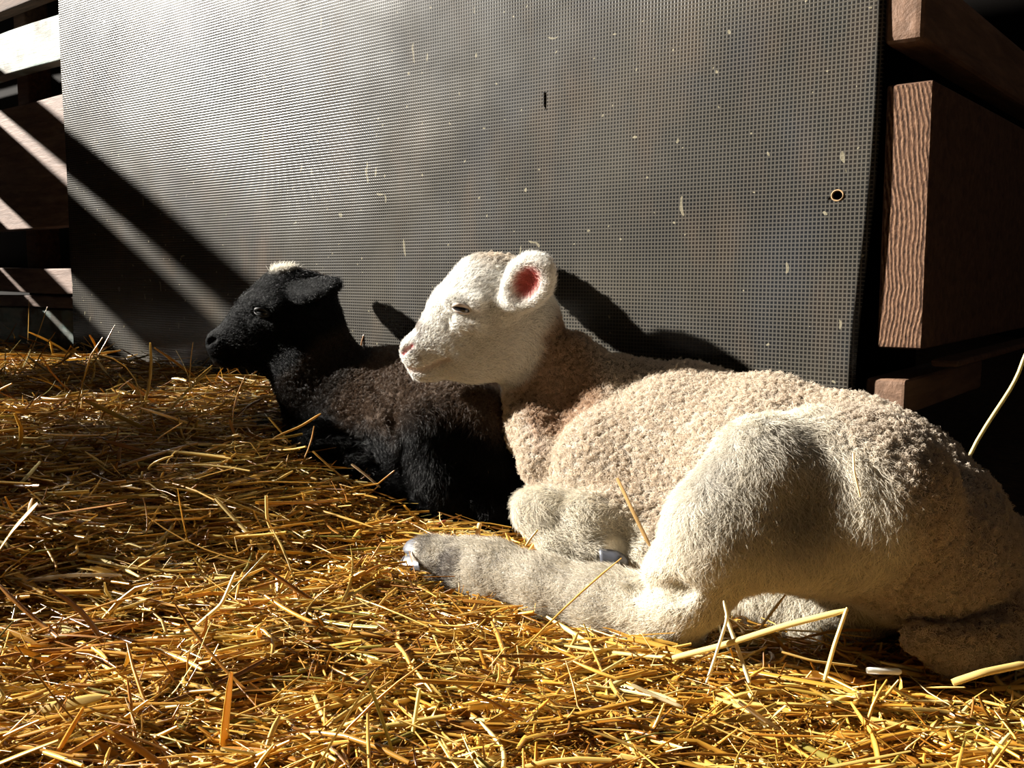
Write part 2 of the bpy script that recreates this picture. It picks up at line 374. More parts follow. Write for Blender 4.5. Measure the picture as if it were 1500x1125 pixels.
# ------------------------------------------------------------------ implicit bodies
class Field:
    """Signed distance on a grid; primitives are blended in, then skinned by surface nets."""
    def __init__(s, lo, hi, h):
        s.lo = np.array(lo, float); s.h = h
        s.n = np.ceil((np.array(hi) - s.lo) / h).astype(int) + 1
        s.d = np.full(s.n, .05, np.float32)
    def region(s, lo, hi):
        a = np.maximum(np.floor((lo - s.lo) / s.h).astype(int), 0); b = np.minimum(np.ceil((hi - s.lo) / s.h).astype(int) + 1, s.n)
        if (b <= a).any(): return None, None
        sl = tuple(slice(a[k], b[k]) for k in range(3))
        g = np.meshgrid(*[(s.lo[k] + np.arange(a[k], b[k]) * s.h).astype(np.float32) for k in range(3)], indexing='ij')
        return sl, np.stack(g, -1)
    def blend(s, sl, e, k, sub=False):
        cur = s.d[sl]
        if sub:
            e = -e; h = np.clip(.5 - .5 * (cur - e) / k, 0, 1) if k > 0 else (e > cur)
            s.d[sl] = cur * (1 - h) + e * h + (k * h * (1 - h) if k > 0 else 0)
        else:
            h = np.clip(.5 + .5 * (e - cur) / k, 0, 1)
            s.d[sl] = e * (1 - h) + cur * h - k * h * (1 - h)
    def rc(s, p1, r1, p2, r2, k=.012, w=None, b=1.0, sub=False):
        """Round cone between two points; b < 1 flattens it along w."""
        p1 = np.asarray(p1, float); p2 = np.asarray(p2, float); R = max(r1, r2) * max(1, b) + k + .012
        sl, P = s.region(np.minimum(p1, p2) - R, np.maximum(p1, p2) + R)
        if sl is None: return
        if w is not None and b != 1:
            w = np.asarray(w, float); w = w / np.linalg.norm(w); T = np.eye(3) + (1 / b - 1) * np.outer(w, w)
            P = (P - p1) @ T.T; q2 = T @ (p2 - p1)
        else:
            P = P - p1; q2 = p2 - p1
        L2 = q2 @ q2; t = np.clip((P @ q2) / max(L2, 1e-9), 0, 1)
        e = np.linalg.norm(P - t[..., None] * q2, axis=-1) - (r1 + (r2 - r1) * t)
        s.blend(sl, e.astype(np.float32) * min(1, b if w is not None else 1), k, sub)
    def el(s, c, semi, axes=None, k=.015, sub=False):
        """Ellipsoid; axes rows are its own directions."""
        c = np.asarray(c, float); semi = np.asarray(semi, float); A = np.eye(3) if axes is None else np.asarray(axes, float)
        A = A / np.linalg.norm(A, axis=1)[:, None]
        R = semi.max() + k + .012
        sl, P = s.region(c - R, c + R)
        if sl is None: return
        q = (P - c) @ A.T
        k0 = np.linalg.norm(q / semi, axis=-1); k1 = np.linalg.norm(q / semi ** 2, axis=-1)
        s.blend(sl, (k0 * (k0 - 1) / np.maximum(k1, 1e-6)).astype(np.float32), k, sub)
    def chain(s, pts, k=.012, **kw):
        for (a, ra), (b, rb) in zip(pts[:-1], pts[1:]): s.rc(a, ra, b, rb, k, **kw)
    def sample(s, P):
        q = (np.asarray(P) - s.lo) / s.h; ok = ((q >= 0) & (q < s.n - 1)).all(-1)
        i = np.clip(q.astype(int), 0, s.n - 2); f = np.clip(q - i, 0, 1); v = 0
        for dx in (0, 1):
            for dy in (0, 1):
                for dz in (0, 1):
                    v = v + s.d[i[..., 0] + dx, i[..., 1] + dy, i[..., 2] + dz] * (f[..., 0] if dx else 1 - f[..., 0]) * (f[..., 1] if dy else 1 - f[..., 1]) * (f[..., 2] if dz else 1 - f[..., 2])
        return np.where(ok, v, .05)
    def grad(s, P, e=.002):
        P = np.asarray(P); g = np.stack([s.sample(P + np.eye(3)[k] * e) - s.sample(P - np.eye(3)[k] * e) for k in range(3)], -1)
        return g / np.maximum(np.linalg.norm(g, axis=-1, keepdims=True), 1e-9)
    def clip_to(s, fn, k=.004):
        for i in range(s.n[0]):     # slab by slab: stay on the near side of another surface
            g = np.stack(np.meshgrid([s.lo[0] + i * s.h], s.lo[1] + np.arange(s.n[1]) * s.h, s.lo[2] + np.arange(s.n[2]) * s.h, indexing='ij'), -1)
            e = fn(g)[0].astype(np.float32); cur = s.d[i]; h = np.clip(.5 - .5 * (cur - e) / k, 0, 1)
            s.d[i] = cur * (1 - h) + e * h + k * h * (1 - h)
    def skin(s):
        d = s.d; n = s.n; ins = d < 0
        c = np.zeros(tuple(n - 1), np.int8)
        for dx in (0, 1):
            for dy in (0, 1):
                for dz in (0, 1): c += ins[dx:n[0] - 1 + dx, dy:n[1] - 1 + dy, dz:n[2] - 1 + dz]
        act = (c > 0) & (c < 8); ijk = np.argwhere(act)
        ident = -np.ones(act.shape, np.int32); ident[act] = np.arange(len(ijk))
        acc = np.zeros((len(ijk), 3)); cnt = np.zeros(len(ijk))
        cor = [(a, b, e) for a in (0, 1) for b in (0, 1) for e in (0, 1)]
        for a in cor:
            for ax in range(3):
                if a[ax] == 0:
                    b = list(a); b[ax] = 1
                    va = d[tuple((ijk + a).T)]; vb = d[tuple((ijk + b).T)]
                    m = (va < 0) != (vb < 0); t = np.where(m, va / np.where(m, va - vb, 1), 0)
                    p = np.array(a, float)[None] + np.eye(3)[ax][None] * t[:, None]
                    acc += np.where(m[:, None], p, 0); cnt += m
        V = s.lo + (ijk + acc / cnt[:, None]) * s.h
        faces = []
        for ax in range(3):
            u, v = (ax + 1) % 3, (ax + 2) % 3
            sl0 = [slice(1, -1)] * 3; sl0[ax] = slice(0, -1); sl1 = [slice(1, -1)] * 3; sl1[ax] = slice(1, None)
            A, B = ins[tuple(sl0)], ins[tuple(sl1)]
            for flag in (True, False):
                e = np.argwhere((A != B) & (A == flag)); e = e + 1; e[:, ax] -= 1
                if not len(e): continue
                U = np.eye(3, dtype=int)[u]; W = np.eye(3, dtype=int)[v]
                q = [ident[tuple((e - du * U - dv * W).T)] for du, dv in ((0, 0), (1, 0), (1, 1), (0, 1))]
                q = np.stack(q, -1)
                if not flag: q = q[:, ::-1]
                faces.append(q[(q >= 0).all(1)])
        return V, np.concatenate(faces)

def dist_seg(P, a, b):
    a = np.asarray(a, float); b = np.asarray(b, float); ab = b - a
    t = np.clip(((P - a) @ ab) / max(ab @ ab, 1e-9), 0, 1)
    return np.linalg.norm(P - a - t[:, None] * ab, axis=1)
def fall(d, r0, r1):
    x = np.clip((r1 - d) / (r1 - r0), 0, 1); return x * x * (3 - 2 * x)
def hash_noise(P, scale, seed=0):
    """Cheap smooth 3-D value noise in 0..1."""
    q = P * scale + seed * 13.7; i = np.floor(q).astype(np.int64); f = q - i; f = f * f * (3 - 2 * f); v = 0
    for dx in (0, 1):
        for dy in (0, 1):
            for dz in (0, 1):
                h = ((i[:, 0] + dx) * 73856093) ^ ((i[:, 1] + dy) * 19349663) ^ ((i[:, 2] + dz) * 83492791)
                h = (h * 2654435761) & 0xffffffff; h = ((h ^ (h >> 15)) * 2246822519) & 0xffffffff; r = ((h >> 8) & 0xffff) / 65535.0
                v = v + r * (f[:, 0] if dx else 1 - f[:, 0]) * (f[:, 1] if dy else 1 - f[:, 1]) * (f[:, 2] if dz else 1 - f[:, 2])
    return v
def sample_surface(V, Q, n, weight=None, rng=RNG):
    a, b, c, d = (V[Q[:, k]] for k in range(4))
    ar = .5 * np.linalg.norm(np.cross(c - a, d - b), axis=1)
    if weight is not None: ar = ar * weight(V[Q].mean(1))
    pick = rng.choice(len(Q), n, p=ar / ar.sum())
    u, v = rng.random(n)[:, None], rng.random(n)[:, None]
    a, b, c, d = a[pick], b[pick], c[pick], d[pick]
    return (a * (1 - u) + b * u) * (1 - v) + (d * (1 - u) + c * u) * v
def hair_obj(name, P, rad, col, mat, parent):
    """P: (n, k, 3) strands, rad: (n, k), col: (n, 3)."""
    n, k, _ = P.shape
    h = bpy.data.hair_curves.new(name); h.add_curves([k] * n)
    h.attributes['position'].data.foreach_set('vector', P.astype(np.float32).ravel())
    (h.attributes.get('radius') or h.attributes.new('radius', 'FLOAT', 'POINT')).data.foreach_set('value', rad.astype(np.float32).ravel())
    a = h.attributes.new('col', 'FLOAT_COLOR', 'CURVE'); c = np.ones((n, 4), np.float32); c[:, :3] = col; a.data.foreach_set('color', c.ravel())
    h.materials.append(mat)
    return link(bpy.data.objects.new(name, h), parent)
def comb(P, Nn, flow, length, k, lift, curl, rng=RNG):
    """Strands leaving P, leaning from the normal into the flow; curl adds wander."""
    n = len(P); fl = flow - (flow * Nn).sum(1)[:, None] * Nn
    fl = fl / np.maximum(np.linalg.norm(fl, axis=1, keepdims=True), 1e-6)
    bi = np.cross(Nn, fl); out = np.zeros((n, k, 3)); out[:, 0] = P - Nn * .0006
    a1 = rng.normal(0, curl, (n, 1)); a2 = rng.normal(0, curl, (n, 1)); tw = rng.normal(0, curl, (n, 1))
    lf = np.broadcast_to(np.asarray(lift, float).reshape(-1, 1), (n, 1))
    for j in range(1, k):
        t = j / (k - 1)
        dr = fl * (.35 + .65 * t) * (1 - lf * .6) + Nn * (lf * (1.2 - .9 * t)) + bi * (a1 + tw * t) + Nn * a2 * .5 * t
        dr = dr / np.linalg.norm(dr, axis=1, keepdims=True)
        out[:, j] = out[:, j - 1] + dr * (length / (k - 1))[:, None]
    return out
def wool(P, Nn, rng, length, clump=8, spread=.00098):
    """Tight nodules: bunches of short curls that meet at a common tip."""
    n = len(P); k = 5
    c = np.repeat(P, clump, 0); nn = np.repeat(Nn, clump, 0); L = np.repeat(length, clump)
    r1 = rng.normal(size=(len(c), 3)); r1 -= (r1 * nn).sum(1)[:, None] * nn
    r2 = np.cross(nn, r1)
    r1 = r1 * 1.0; root = c + r1 * spread
    lean = np.repeat(rng.normal(size=(n, 3)) * .35, clump, 0)
    tip = c + nn * L[:, None] + lean * L[:, None] + rng.normal(size=(len(c), 3)) * spread * .35
    out = np.zeros((len(c), k, 3))
    for j in range(k):
        t = j / (k - 1)
        bulge = math.sin(t * math.pi) * .9
        out[:, j] = root * (1 - t) + tip * t + (r1 * bulge + r2 * math.sin(t * 5.0) * .6) * spread
    return out, np.repeat(np.arange(n), clump)

# ------------------------------------------------------------------ white lamb
A = at
HY = .910     # depth of the white lamb's head
def px(n, Y): return n * Y / F
def fold(f, pts, r, k=.006):  # shallow crease carved along a polyline
    for a, b in zip(pts[:-1], pts[1:]): f.rc(a, r, b, r, k, sub=True)
def on_skin(f, p, y0, depth=0.0):
    """First skin point met going away from the camera through world point p, starting at depth y0."""
    r = p - O; r = r / r[1]; ys_ = np.arange(y0, y0 + .25, .0005)
    P = O + r[None] * ys_[:, None]; s = f.sample(P); h = np.argmax(s < 0)
    return O + r * (ys_[h] + depth)
def head(f, T, Yh, sc_=1.0):
    """Lamb head in profile. T(x, y, Y): the white lamb's head pixels -> world; Yh: depth of its mid plane."""
    w = (.08, 1, 0)
    R = lambda n: px(n, HY) * sc_
    f.rc(T(735, 447, Yh), R(70), T(752, 470, Yh), R(62), .012, w, .78)                 # brain case
    f.rc(T(709, 432, Yh), R(50), T(735, 445, Yh), R(62), .012, w, .8)                  # forehead
    f.rc(T(619, 506, Yh), R(20), T(668, 457, Yh), R(36), .010, w, .82)                 # nasal bone
    f.rc(T(668, 457, Yh), R(36), T(709, 432, Yh), R(50), .010, w, .9)
    f.rc(T(615, 520, Yh), R(25), T(670, 497, Yh), R(46), .010, w, .66)                 # muzzle sides
    f.rc(T(670, 497, Yh), R(46), T(718, 488, Yh), R(60), .010, w, .66)                 # cheeks
    f.rc(T(622, 539, Yh), R(15), T(694, 523, Yh), R(30), .007, w, .75)                 # lower jaw
    f.rc(T(694, 523, Yh), R(30), T(735, 510, Yh), R(42), .012, w, .8)
    f.rc(T(607, 514, Yh), R(19), T(617, 527, Yh), R(21), .006, w, .82)                 # nose pad and lip
    f.rc(T(612, 546, Yh), R(9), T(632, 544, Yh), R(13), .005, w, .9)                   # chin
    Ye = Yh - .041 * sc_ / 1.0
    f.rc(T(662, 440, Yh - .024 * sc_), R(12), T(696, 445, Yh - .031 * sc_), R(13), .006)     # brow ridge
    f.rc(T(668, 470, Yh - .022 * sc_), R(11), T(698, 474, Yh - .027 * sc_), R(12), .008)     # cheekbone
    for sg in (-1, 1):
        fold(f, [T(597, 541, Yh + sg * .010 * sc_), T(622, 538, Yh + sg * .0165 * sc_), T(648, 529, Yh + sg * .022 * sc_)], .0014 * sc_, .003)   # mouth
        f.rc(T(588, 515, Yh + sg * .0065 * sc_), R(3.6), T(599, 507, Yh + sg * .012 * sc_), R(3.0), .003, sub=True)                        # nostril
        f.el(T(676, 453, Yh + sg * .0400 * sc_), (.0085 * sc_, .0075 * sc_, .0055 * sc_), k=.004, sub=True)                             # eye socket
    fold(f, [T(662, 459, Yh - .0295 * sc_), T(655, 474, Yh - .0275 * sc_)], .0016 * sc_, .004)
def ear(f, root, tip, centre, face, half_w, thick=.0045, cup=.6):
    """A cupped leaf from root to tip, its hollow turned to `face`."""
    root, tip, centre, face = map(lambda v: np.asarray(v, float), (root, tip, centre, face))
    ax = tip - root; L = np.linalg.norm(ax); ax /= L
    face = face - (face @ ax) * ax; face /= np.linalg.norm(face); side = np.cross(ax, face)
    f.el(centre, (L * .54, half_w, half_w * .55), (ax, side, face), .006)
    f.rc(root - ax * .006, half_w * .55, root + ax * .010, half_w * .62, .008)
    f.el(centre + face * (half_w * .52) + ax * .001, (L * .40, half_w * .66, half_w * .62), (ax, side, face), .004, sub=True)
    return ax, face, side

wf = Field((-.14, .46, .0), (.44, 1.04, .335), .0021)
BW = -D  # direction the body points
ring = (BW, N, UP)
# trunk
wf.chain([(A(862, 672, .895), .055), (A(905, 680, .875), .068), (A(1000, 690, .815), .076), (A(1120, 712, .750), .075), (A(1260, 742, .685), .069), (A(1350, 792, .650), .057), (A(1395, 840, .635), .046)], .018, w=N, b=.88)
wf.rc(A(915, 558, .880), .022, A(1010, 576, .838), .022, .02)                               # withers and spine
wf.chain([(A(1010, 578, .838), .022), (A(1130, 600, .772), .022), (A(1250, 632, .712), .021), (A(1345, 682, .665), .020)], .02)
wf.el(A(885, 700, .815), (.050, .034, .056), ring, .018)                                   # near shoulder
wf.el(A(960, 800, .77), (.085, .05, .035), ring, .03)                                     # belly resting
wf.chain([(A(772, 490, .915), .034), (A(798, 555, .915), .037), (A(838, 622, .905), .048)], .012, w=N, b=.74)   # neck
wf.rc(A(846, 516, .895), .017, A(893, 575, .875), .026, .016)                               # crest of the neck
wf.rc(A(762, 540, .915), .017, A(773, 635, .90), .021, .010)                             # throat
wf.rc(A(785, 622, .885), .022, A(805, 672, .865), .029, .012)                             # brisket
# hind leg, near side
wf.el(A(1215, 735, .615), (.080, .052, .062), (np.array(BW) * .95 + UP * -.3, N, UP * .95 + BW * .3), .016)     # thigh
wf.el(A(1335, 810, .615), (.052, .046, .048), ring, .018)                                  # buttock
wf.chain([(A(1120, 690, .605), .036), (A(1052, 775, .60), .031), (A(1012, 850, .615), .027), (A(985, 908, .635), .0205)], .016)
wf.el(A(1110, 790, .60), (.045, .030, .030), ring, .02)
wf.rc(A(968, 925, .645), .0150, A(1000, 918, .64), .0150, .008)                           # point of hock
wf.chain([(A(962, 893, .642), .0240), (A(885, 880, .668), .0225), (A(800, 858, .70), .0200), (A(722, 836, .735), .0215), (A(688, 830, .75), .0220)], .010)
wf.chain([(A(688, 828, .75), .0185), (A(650, 820, .762), .0165), (A(628, 812, .768), .0150)], .007)
# far hind leg glimpsed under the belly
wf.chain([(A(1250, 850, .66), .04), (A(1120, 862, .68), .026), (A(1190, 900, .655), .018), (A(1238, 925, .64), .020)], .012)
# near foreleg folded under the chest
wf.chain([(A(950, 765, .775), .036), (A(865, 770, .765), .026), (A(800, 750, .775), .0185), (A(776, 742, .778), .0140)], .010)
wf.chain([(A(781, 755, .776), .0150), (A(822, 792, .762), .0165), (A(860, 806, .750), .0140), (A(880, 806, .742), .0115)], .007)
wf.chain([(A(850, 720, .84), .03), (A(800, 735, .85), .018), (A(830, 790, .83), .016)], .01)   # far foreleg
# tail: leaves the rump at the right, curls round under it
wf.chain([(A(1478, 800, .640), .020), (A(1506, 865, .620), .0165), (A(1490, 920, .592), .0150), (A(1450, 945, .575), .0135), (A(1395, 952, .570), .0125), (A(1345, 936, .572), .0090)], .008)
head(wf, A, HY)
NE = ear(wf, A(752, 440, HY - .036), A(800, 384, HY - .074), A(774, 413, HY - .058), (-.12, -1, .12), px(35, .86))
ear(wf, A(745, 425, HY + .035), A(800, 400, HY + .08), A(775, 412, HY + .055), (-.5, .6, .1), .019)
# creases: neck rolls, elbow fold, flank fold, gap between shank and cannon
def crease(f, pl, r, y0, k=.008, n=12, T=None, depth=.0003):
    pl = np.array(pl, float); t = np.linspace(0, len(pl) - 1, n); i = np.minimum(t.astype(int), len(pl) - 2)
    Q = pl[i] * (1 - (t - i))[:, None] + pl[i + 1] * (t - i)[:, None]
    pts = [on_skin(f, (T or A)(x, y, .9), y0, depth) for x, y in Q]
    rr = r * np.sin(np.linspace(.12, .88, n) * math.pi) ** .6
    for j in range(n - 1):
        if np.linalg.norm(pts[j] - pts[j + 1]) < .025: f.rc(pts[j], rr[j], pts[j + 1], rr[j + 1], k, sub=True)
    return pts
CREASES = []
for pl, r in (([(840, 535), (822, 562), (803, 590)], .0055), ([(882, 522), (853, 565), (821, 605), (803, 640)], .0080), ([(912, 520), (893, 560), (862, 600), (835, 640)], .0065), ([(792, 535), (775, 565), (764, 590)], .0030),
              ([(936, 645), (950, 700), (962, 760)], .005), ([(928, 860), (985, 868), (1003, 862)], .005)):
    CREASES.append(crease(wf, pl, r, .45, depth=.0018))
MOUTH = crease(wf, [(599, 541), (612, 544), (628, 538), (648, 529), (656, 527)], .0022, .80, .003)
NOSTRIL = crease(wf, [(590, 519), (596, 512), (603, 507)], .0022, .80, .002, 6)
crease(wf, [(662, 460), (655, 470), (653, 480)], .0022, .80, .004, 6)
wf.clip_to(lambda g: .0135 - (g - W0) @ N)     # flank leans on the sheet
wV, wQ = wf.skin()

def hoof_pair(f, base, direction, side, mat, parent, L=.026, r=.0085):
    """Two claws side by side, each a wedge with a flat sole."""
    direction = direction / np.linalg.norm(direction); side = side / np.linalg.norm(side)
    up = np.cross(direction, side); up /= np.linalg.norm(up)
    for sg in (-1, 1):
        n, m = 14, 9; v = []; fc = []
        for j in range(m):
            t = j / (m - 1); w = r * (1 - .1 * t) * math.sqrt(max(0, 1 - max(0, (t - .55) / .47) ** 2)); hh = r * 1.35 * (1 - .45 * t) * math.sqrt(max(0, 1 - max(0, (t - .6) / .42) ** 2))
            for k in range(n):
                a = k / n * 2 * math.pi; c_, s_ = math.cos(a), math.sin(a)
                y = hh * (s_ if s_ > 0 else max(s_, -.55))
                v.append(base + direction * L * t + side * (sg * r * (.95 - .1 * t) + w * c_) + up * y)
        for j in range(m - 1):
            for k in range(n):
                a, b = j * n + k, j * n + (k + 1) % n; fc.append((a, b, b + n, a + n))
        fc.append(tuple(range(n))[::-1]); fc.append(tuple(range((m - 1) * n, m * n)))
        mesh_obj('hoof', v, fc, mat, parent)

def paint_white(P):
    """Coat colour (neck shade painted in), hair length and kind at points P of the white lamb."""
    n = len(P); col = np.tile(np.array([.64, .545, .435]), (n, 1))
    wool_w = np.ones(n)
    hd = np.minimum.reduce([dist_seg(P, A(610, 520, HY), A(700, 450, HY)), dist_seg(P, A(700, 450, HY), A(745, 455, HY)), dist_seg(P, A(700, 510, HY), A(735, 500, HY))])
    face = fall(hd, .042, .052)
    face = np.maximum(face, fall(dist_seg(P, A(752, 440, HY - .036), A(800, 384, HY - .074)), .030, .036))
    leg = np.zeros(n)
    for a, b, r0, r1 in ((A(1140, 690, .61), A(1040, 780, .60), .040, .062), (A(1040, 780, .60), A(975, 910, .64), .05, .08), (A(965, 895, .645), A(640, 820, .76), .05, .08),
                         (A(1130, 860, .66), A(1240, 925, .64), .045, .07), (A(810, 755, .77), A(776, 742, .778), .028, .040), (A(776, 745, .778), A(890, 808, .744), .028, .045), (A(1180, 780, .57), A(1120, 770, .57), .05, .075)):
        leg = np.maximum(leg, fall(dist_seg(P, a, b), r0, r1))
    tail = fall(dist_seg(P, A(1490, 920, .59), A(1345, 936, .572)), .018, .03)
    hair = np.maximum(face, leg)
    col = col * (1 - face[:, None]) + np.array([.93, .90, .84]) * face[:, None]
    col = col * (1 - leg[:, None]) + np.array([.76, .70, .58]) * leg[:, None]
    # grey brown patches and flecks
    n1 = hash_noise(P, 45, 1); n2 = hash_noise(P, 140, 2); n3 = hash_noise(P, 30, 5)
    fleck = np.clip((n2 - .58) * 5, 0, 1)
    poll = fall(dist_seg(P, A(722, 385, HY), A(728, 425, .90)), .012, .034) * np.clip((n1 - .25) * 2, 0, 1)
    col = col * (1 - (poll * .8)[:, None]) + np.array([.30, .26, .21]) * (poll * .8)[:, None]
    nose = fall(np.linalg.norm(P - A(602, 500, HY), axis=1), .014, .034) * fleck
    col = col * (1 - (nose * .8)[:, None]) + np.array([.24, .20, .17]) * (nose * .8)[:, None]
    thigh = fall(np.linalg.norm(P - A(1120, 720, .565), axis=1), .02, .075) * np.clip((n3 - .2) * 1.8, 0, 1)
    col = col * (1 - (thigh * .75)[:, None]) + np.array([.27, .245, .22]) * (thigh * .75)[:, None]
    rump = fall(np.linalg.norm(P - A(1270, 690, .60), axis=1), .02, .06) * np.clip((n3 - .1) * 1.5, 0, 1)
    col = col * (1 - (rump * .7)[:, None]) + np.array([.24, .19, .15]) * (rump * .7)[:, None]
    shin = fall(dist_seg(P, A(900, 870, .66), A(660, 815, .76)), .02, .04) * (.5 + .5 * fleck) * fall(P[:, 0], .02, .13)
    col = col * (1 - (shin * .75)[:, None]) + np.array([.30, .25, .19]) * (shin * .75)[:, None]
    fet = fall(np.linalg.norm(P - A(662, 832, .745), axis=1), .012, .028) * (n2 > .45)
    fet = np.maximum(fet, fall(np.linalg.norm(P - A(610, 795, .765), axis=1), .010, .026) * .8)
    fet = np.maximum(fet, fall(np.linalg.norm(P - A(868, 808, .745), axis=1), .006, .020) * (n2 > .45))
    col = col * (1 - (fet * .85)[:, None]) + np.array([.10, .08, .07]) * (fet * .85)[:, None]
    brown = fall(dist_seg(P, A(790, 500, HY), A(840, 600, .88)), .035, .055) * (1 - face)  # brown neck fuzz, with the shade below the head painted into it
    col = col * (1 - (brown * .8)[:, None]) + np.array([.40, .25, .15]) * (brown * .8)[:, None]
    pink = fall(np.minimum.reduce([dist_seg(P, a, b) for a, b in zip(NOSTRIL[:-1], NOSTRIL[1:])]), .0016, .0034)
    muz = fall(np.minimum.reduce([dist_seg(P, a, b) for a, b in zip(MOUTH[:-1], MOUTH[1:])]), .0015, .0045)
    col = col * (1 - (muz * .6)[:, None]) + np.array([.40, .22, .17]) * (muz * .6)[:, None]
    c = A(777, 412, HY - .060)
    q = P - c; along = q @ NE[0]; sd = q @ NE[2]; fc = q @ NE[1]
    inner = np.clip(1.15 - np.sqrt((along / .023) ** 2 + (sd / .0145) ** 2), 0, 1) * (fc > -.008) * (np.linalg.norm(q, axis=1) < .035) * np.clip((.007 - fc) / .004, 0, 1)
    innr = np.clip(inner * 2.2, 0, 1)
    col = col * (1 - innr[:, None]) + np.array([.60, .17, .15]) * innr[:, None]
    brisk = fall(dist_seg(P, A(772, 610, .85), A(785, 650, .83)), .006, .018) * .35
    col = col * (1 - brisk[:, None]) + np.array([.75, .42, .36]) * brisk[:, None]
    flank = fall(dist_seg(P, on_skin(wf, A(936, 645, .7), .5), on_skin(wf, A(945, 690, .7), .5)), .003, .012) * .6
    col = col * (1 - flank[:, None]) + np.array([.62, .30, .25]) * flank[:, None]
    col = col * (1 - pink[:, None]) + np.array([.45, .09, .09]) * pink[:, None]
    bald = np.maximum(pink, muz * .8)
    for q in (A(612, 814, .768), A(898, 809, .739)): bald = np.maximum(bald, fall(np.linalg.norm(P - q, axis=1), .011, .016))
    cd = np.minimum.reduce([dist_seg(P, a, b) for c in CREASES[:5] for a, b in zip(c[:-1], c[1:]) if np.linalg.norm(a - b) < .025])
    return col, np.clip(1 - hair, 0, 1) * (1 - .9 * fall(cd, .002, .006)), face, leg, tail, bald, innr

def flow_from(bones, P):
    W = 0; Fv = 0
    for a, b, dirn in bones:
        w = 1 / (dist_seg(P, a, b) + .004) ** 4
        dd = (np.asarray(b) - np.asarray(a)) if dirn is None else np.asarray(dirn, float)
        Fv = Fv + w[:, None] * dd / np.linalg.norm(dd)
    return Fv / np.linalg.norm(Fv, axis=1, keepdims=True)
WB = [(A(600, 515, HY), A(700, 440, HY), None), (A(620, 540, HY), A(730, 510, HY), None), (A(700, 430, HY), A(760, 430, HY), None), (A(752, 440, HY - .036), A(800, 384, HY - .074), None),
      (A(770, 490, HY), A(830, 610, .87), None), (A(850, 650, .85), A(1350, 760, .64), -BW), (A(1340, 690, .60), A(1360, 860, .60), (0.1, 0, -1)),
      (A(1180, 650, .59), A(1050, 780, .60), A(1150, 800, .6) - A(1100, 640, .6)), (A(1050, 780, .60), A(985, 900, .64), None), (A(975, 900, .645), A(620, 815, .765), None),
      (A(950, 745, .77), A(776, 738, .778), None), (A(776, 745, .778), A(890, 808, .744), None), (A(1500, 850, .62), A(1345, 936, .572), None), (A(1240, 925, .64), A(1130, 862, .68), (-.3, 0, -1))]

M_SKIN_W = mat_attr('white_lamb_skin', .65, .25, bumpscale=520, bumpd=.0012)
M_HAIR_W = mat_attr('white_lamb_hair', .55, .35, .30)
M_HOOF_W = mat_plain('slate_grey_hoof', (.10, .105, .125), .28, .6, .3)
M_EYE = mat_plain('dark_wet_eye', (.012, .012, .014), .08, .6, .6)
LOWRES = False
col, wl, face, leg, tail, bald, innr = paint_white(wV)
white = mesh_obj('white_lamb', wV, wQ, M_SKIN_W)
skin = col * (.42 + .58 * np.maximum(bald, innr))[:, None]  # skin darkened under the wool: painted shade in the gaps between nodules
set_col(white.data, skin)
tag(white, 'cream white lamb lying in profile in front, pink ear turned to the camera', 'lamb')

def coat(f, V, Q, paint, bones, parent, mat, rng, n_face, n_leg, n_wool, lens, tint, seed, box_wool=None):
    # short smooth hair of the face
    P = sample_surface(V, Q, n_face, lambda c: np.clip(paint(c)[2] * 1.0, .0001, 1) * (1 - .999 * paint(c)[5]) * (1 - .4 * paint(c)[6]), rng)
    Nn = f.grad(P); c, wlx, fx, lx, tx, bx, ix = paint(P); fl = flow_from(bones, P)
    L = lens[0] * (.6 + .8 * rng.random(len(P))) * (.35 + .65 * np.clip(dist_nose(P, seed) / .05, 0, 1))
    S = comb(P, Nn, fl, L, 4, .42 + .4 * ix, .30, rng)
    cc = np.clip(c * (1 + rng.normal(0, .12, (len(P), 1))), 0, 1)
    R = np.array([1, .9, .6, .15]) * lens[3]
    hair_obj('face_hair', S, np.tile(R, (len(P), 1)), cc, mat, parent)
    # longer hair of the legs and thigh
    P = sample_surface(V, Q, n_leg, lambda c: np.clip(paint(c)[3], .0001, 1) * (1 - .98 * paint(c)[2]) * (1 - .999 * paint(c)[5]), rng)
    Nn = f.grad(P); c, wlx, fx, lx, tx, bx, ix = paint(P); fl = flow_from(bones, P)
    clump = np.stack([hash_noise(P, 110, 11 + j) - .5 for j in range(3)], -1); fl = fl + clump * 1.6
    L = lens[1] * (.55 + .9 * rng.random(len(P)))
    S = comb(P, Nn, fl, L, 6, .32, .34, rng)
    cc = np.clip(c * (1 + rng.normal(0, .14, (len(P), 1))), 0, 1)
    R = np.array([1, 1, .9, .75, .5, .12]) * lens[4]
    hair_obj('leg_hair', S, np.tile(R, (len(P), 1)), cc, mat, parent)
    # wool nodules
    P = sample_surface(V, Q, n_wool, lambda c: np.clip(paint(c)[1], .0001, 1), rng)
    Nn = f.grad(P); c = paint(P)[0]
    S, ii = wool(P, Nn, rng, lens[2] * (.6 + .8 * rng.random(len(P))))
    cc = np.clip(c[ii] * (1 + rng.normal(0, .10, (len(P), 1)))[ii] * (1 + rng.normal(0, .08, (len(ii), 1))) * tint, 0, 1)
    R = np.array([1, 1, 1, .9, .5]) * lens[5]
    hair_obj('wool', S, np.tile(R, (len(S), 1)), cc, mat, parent)
def dist_nose(P, seed): return np.linalg.norm(P - (A(600, 520, HY) if seed == 1 else BL_NOSE), axis=1)

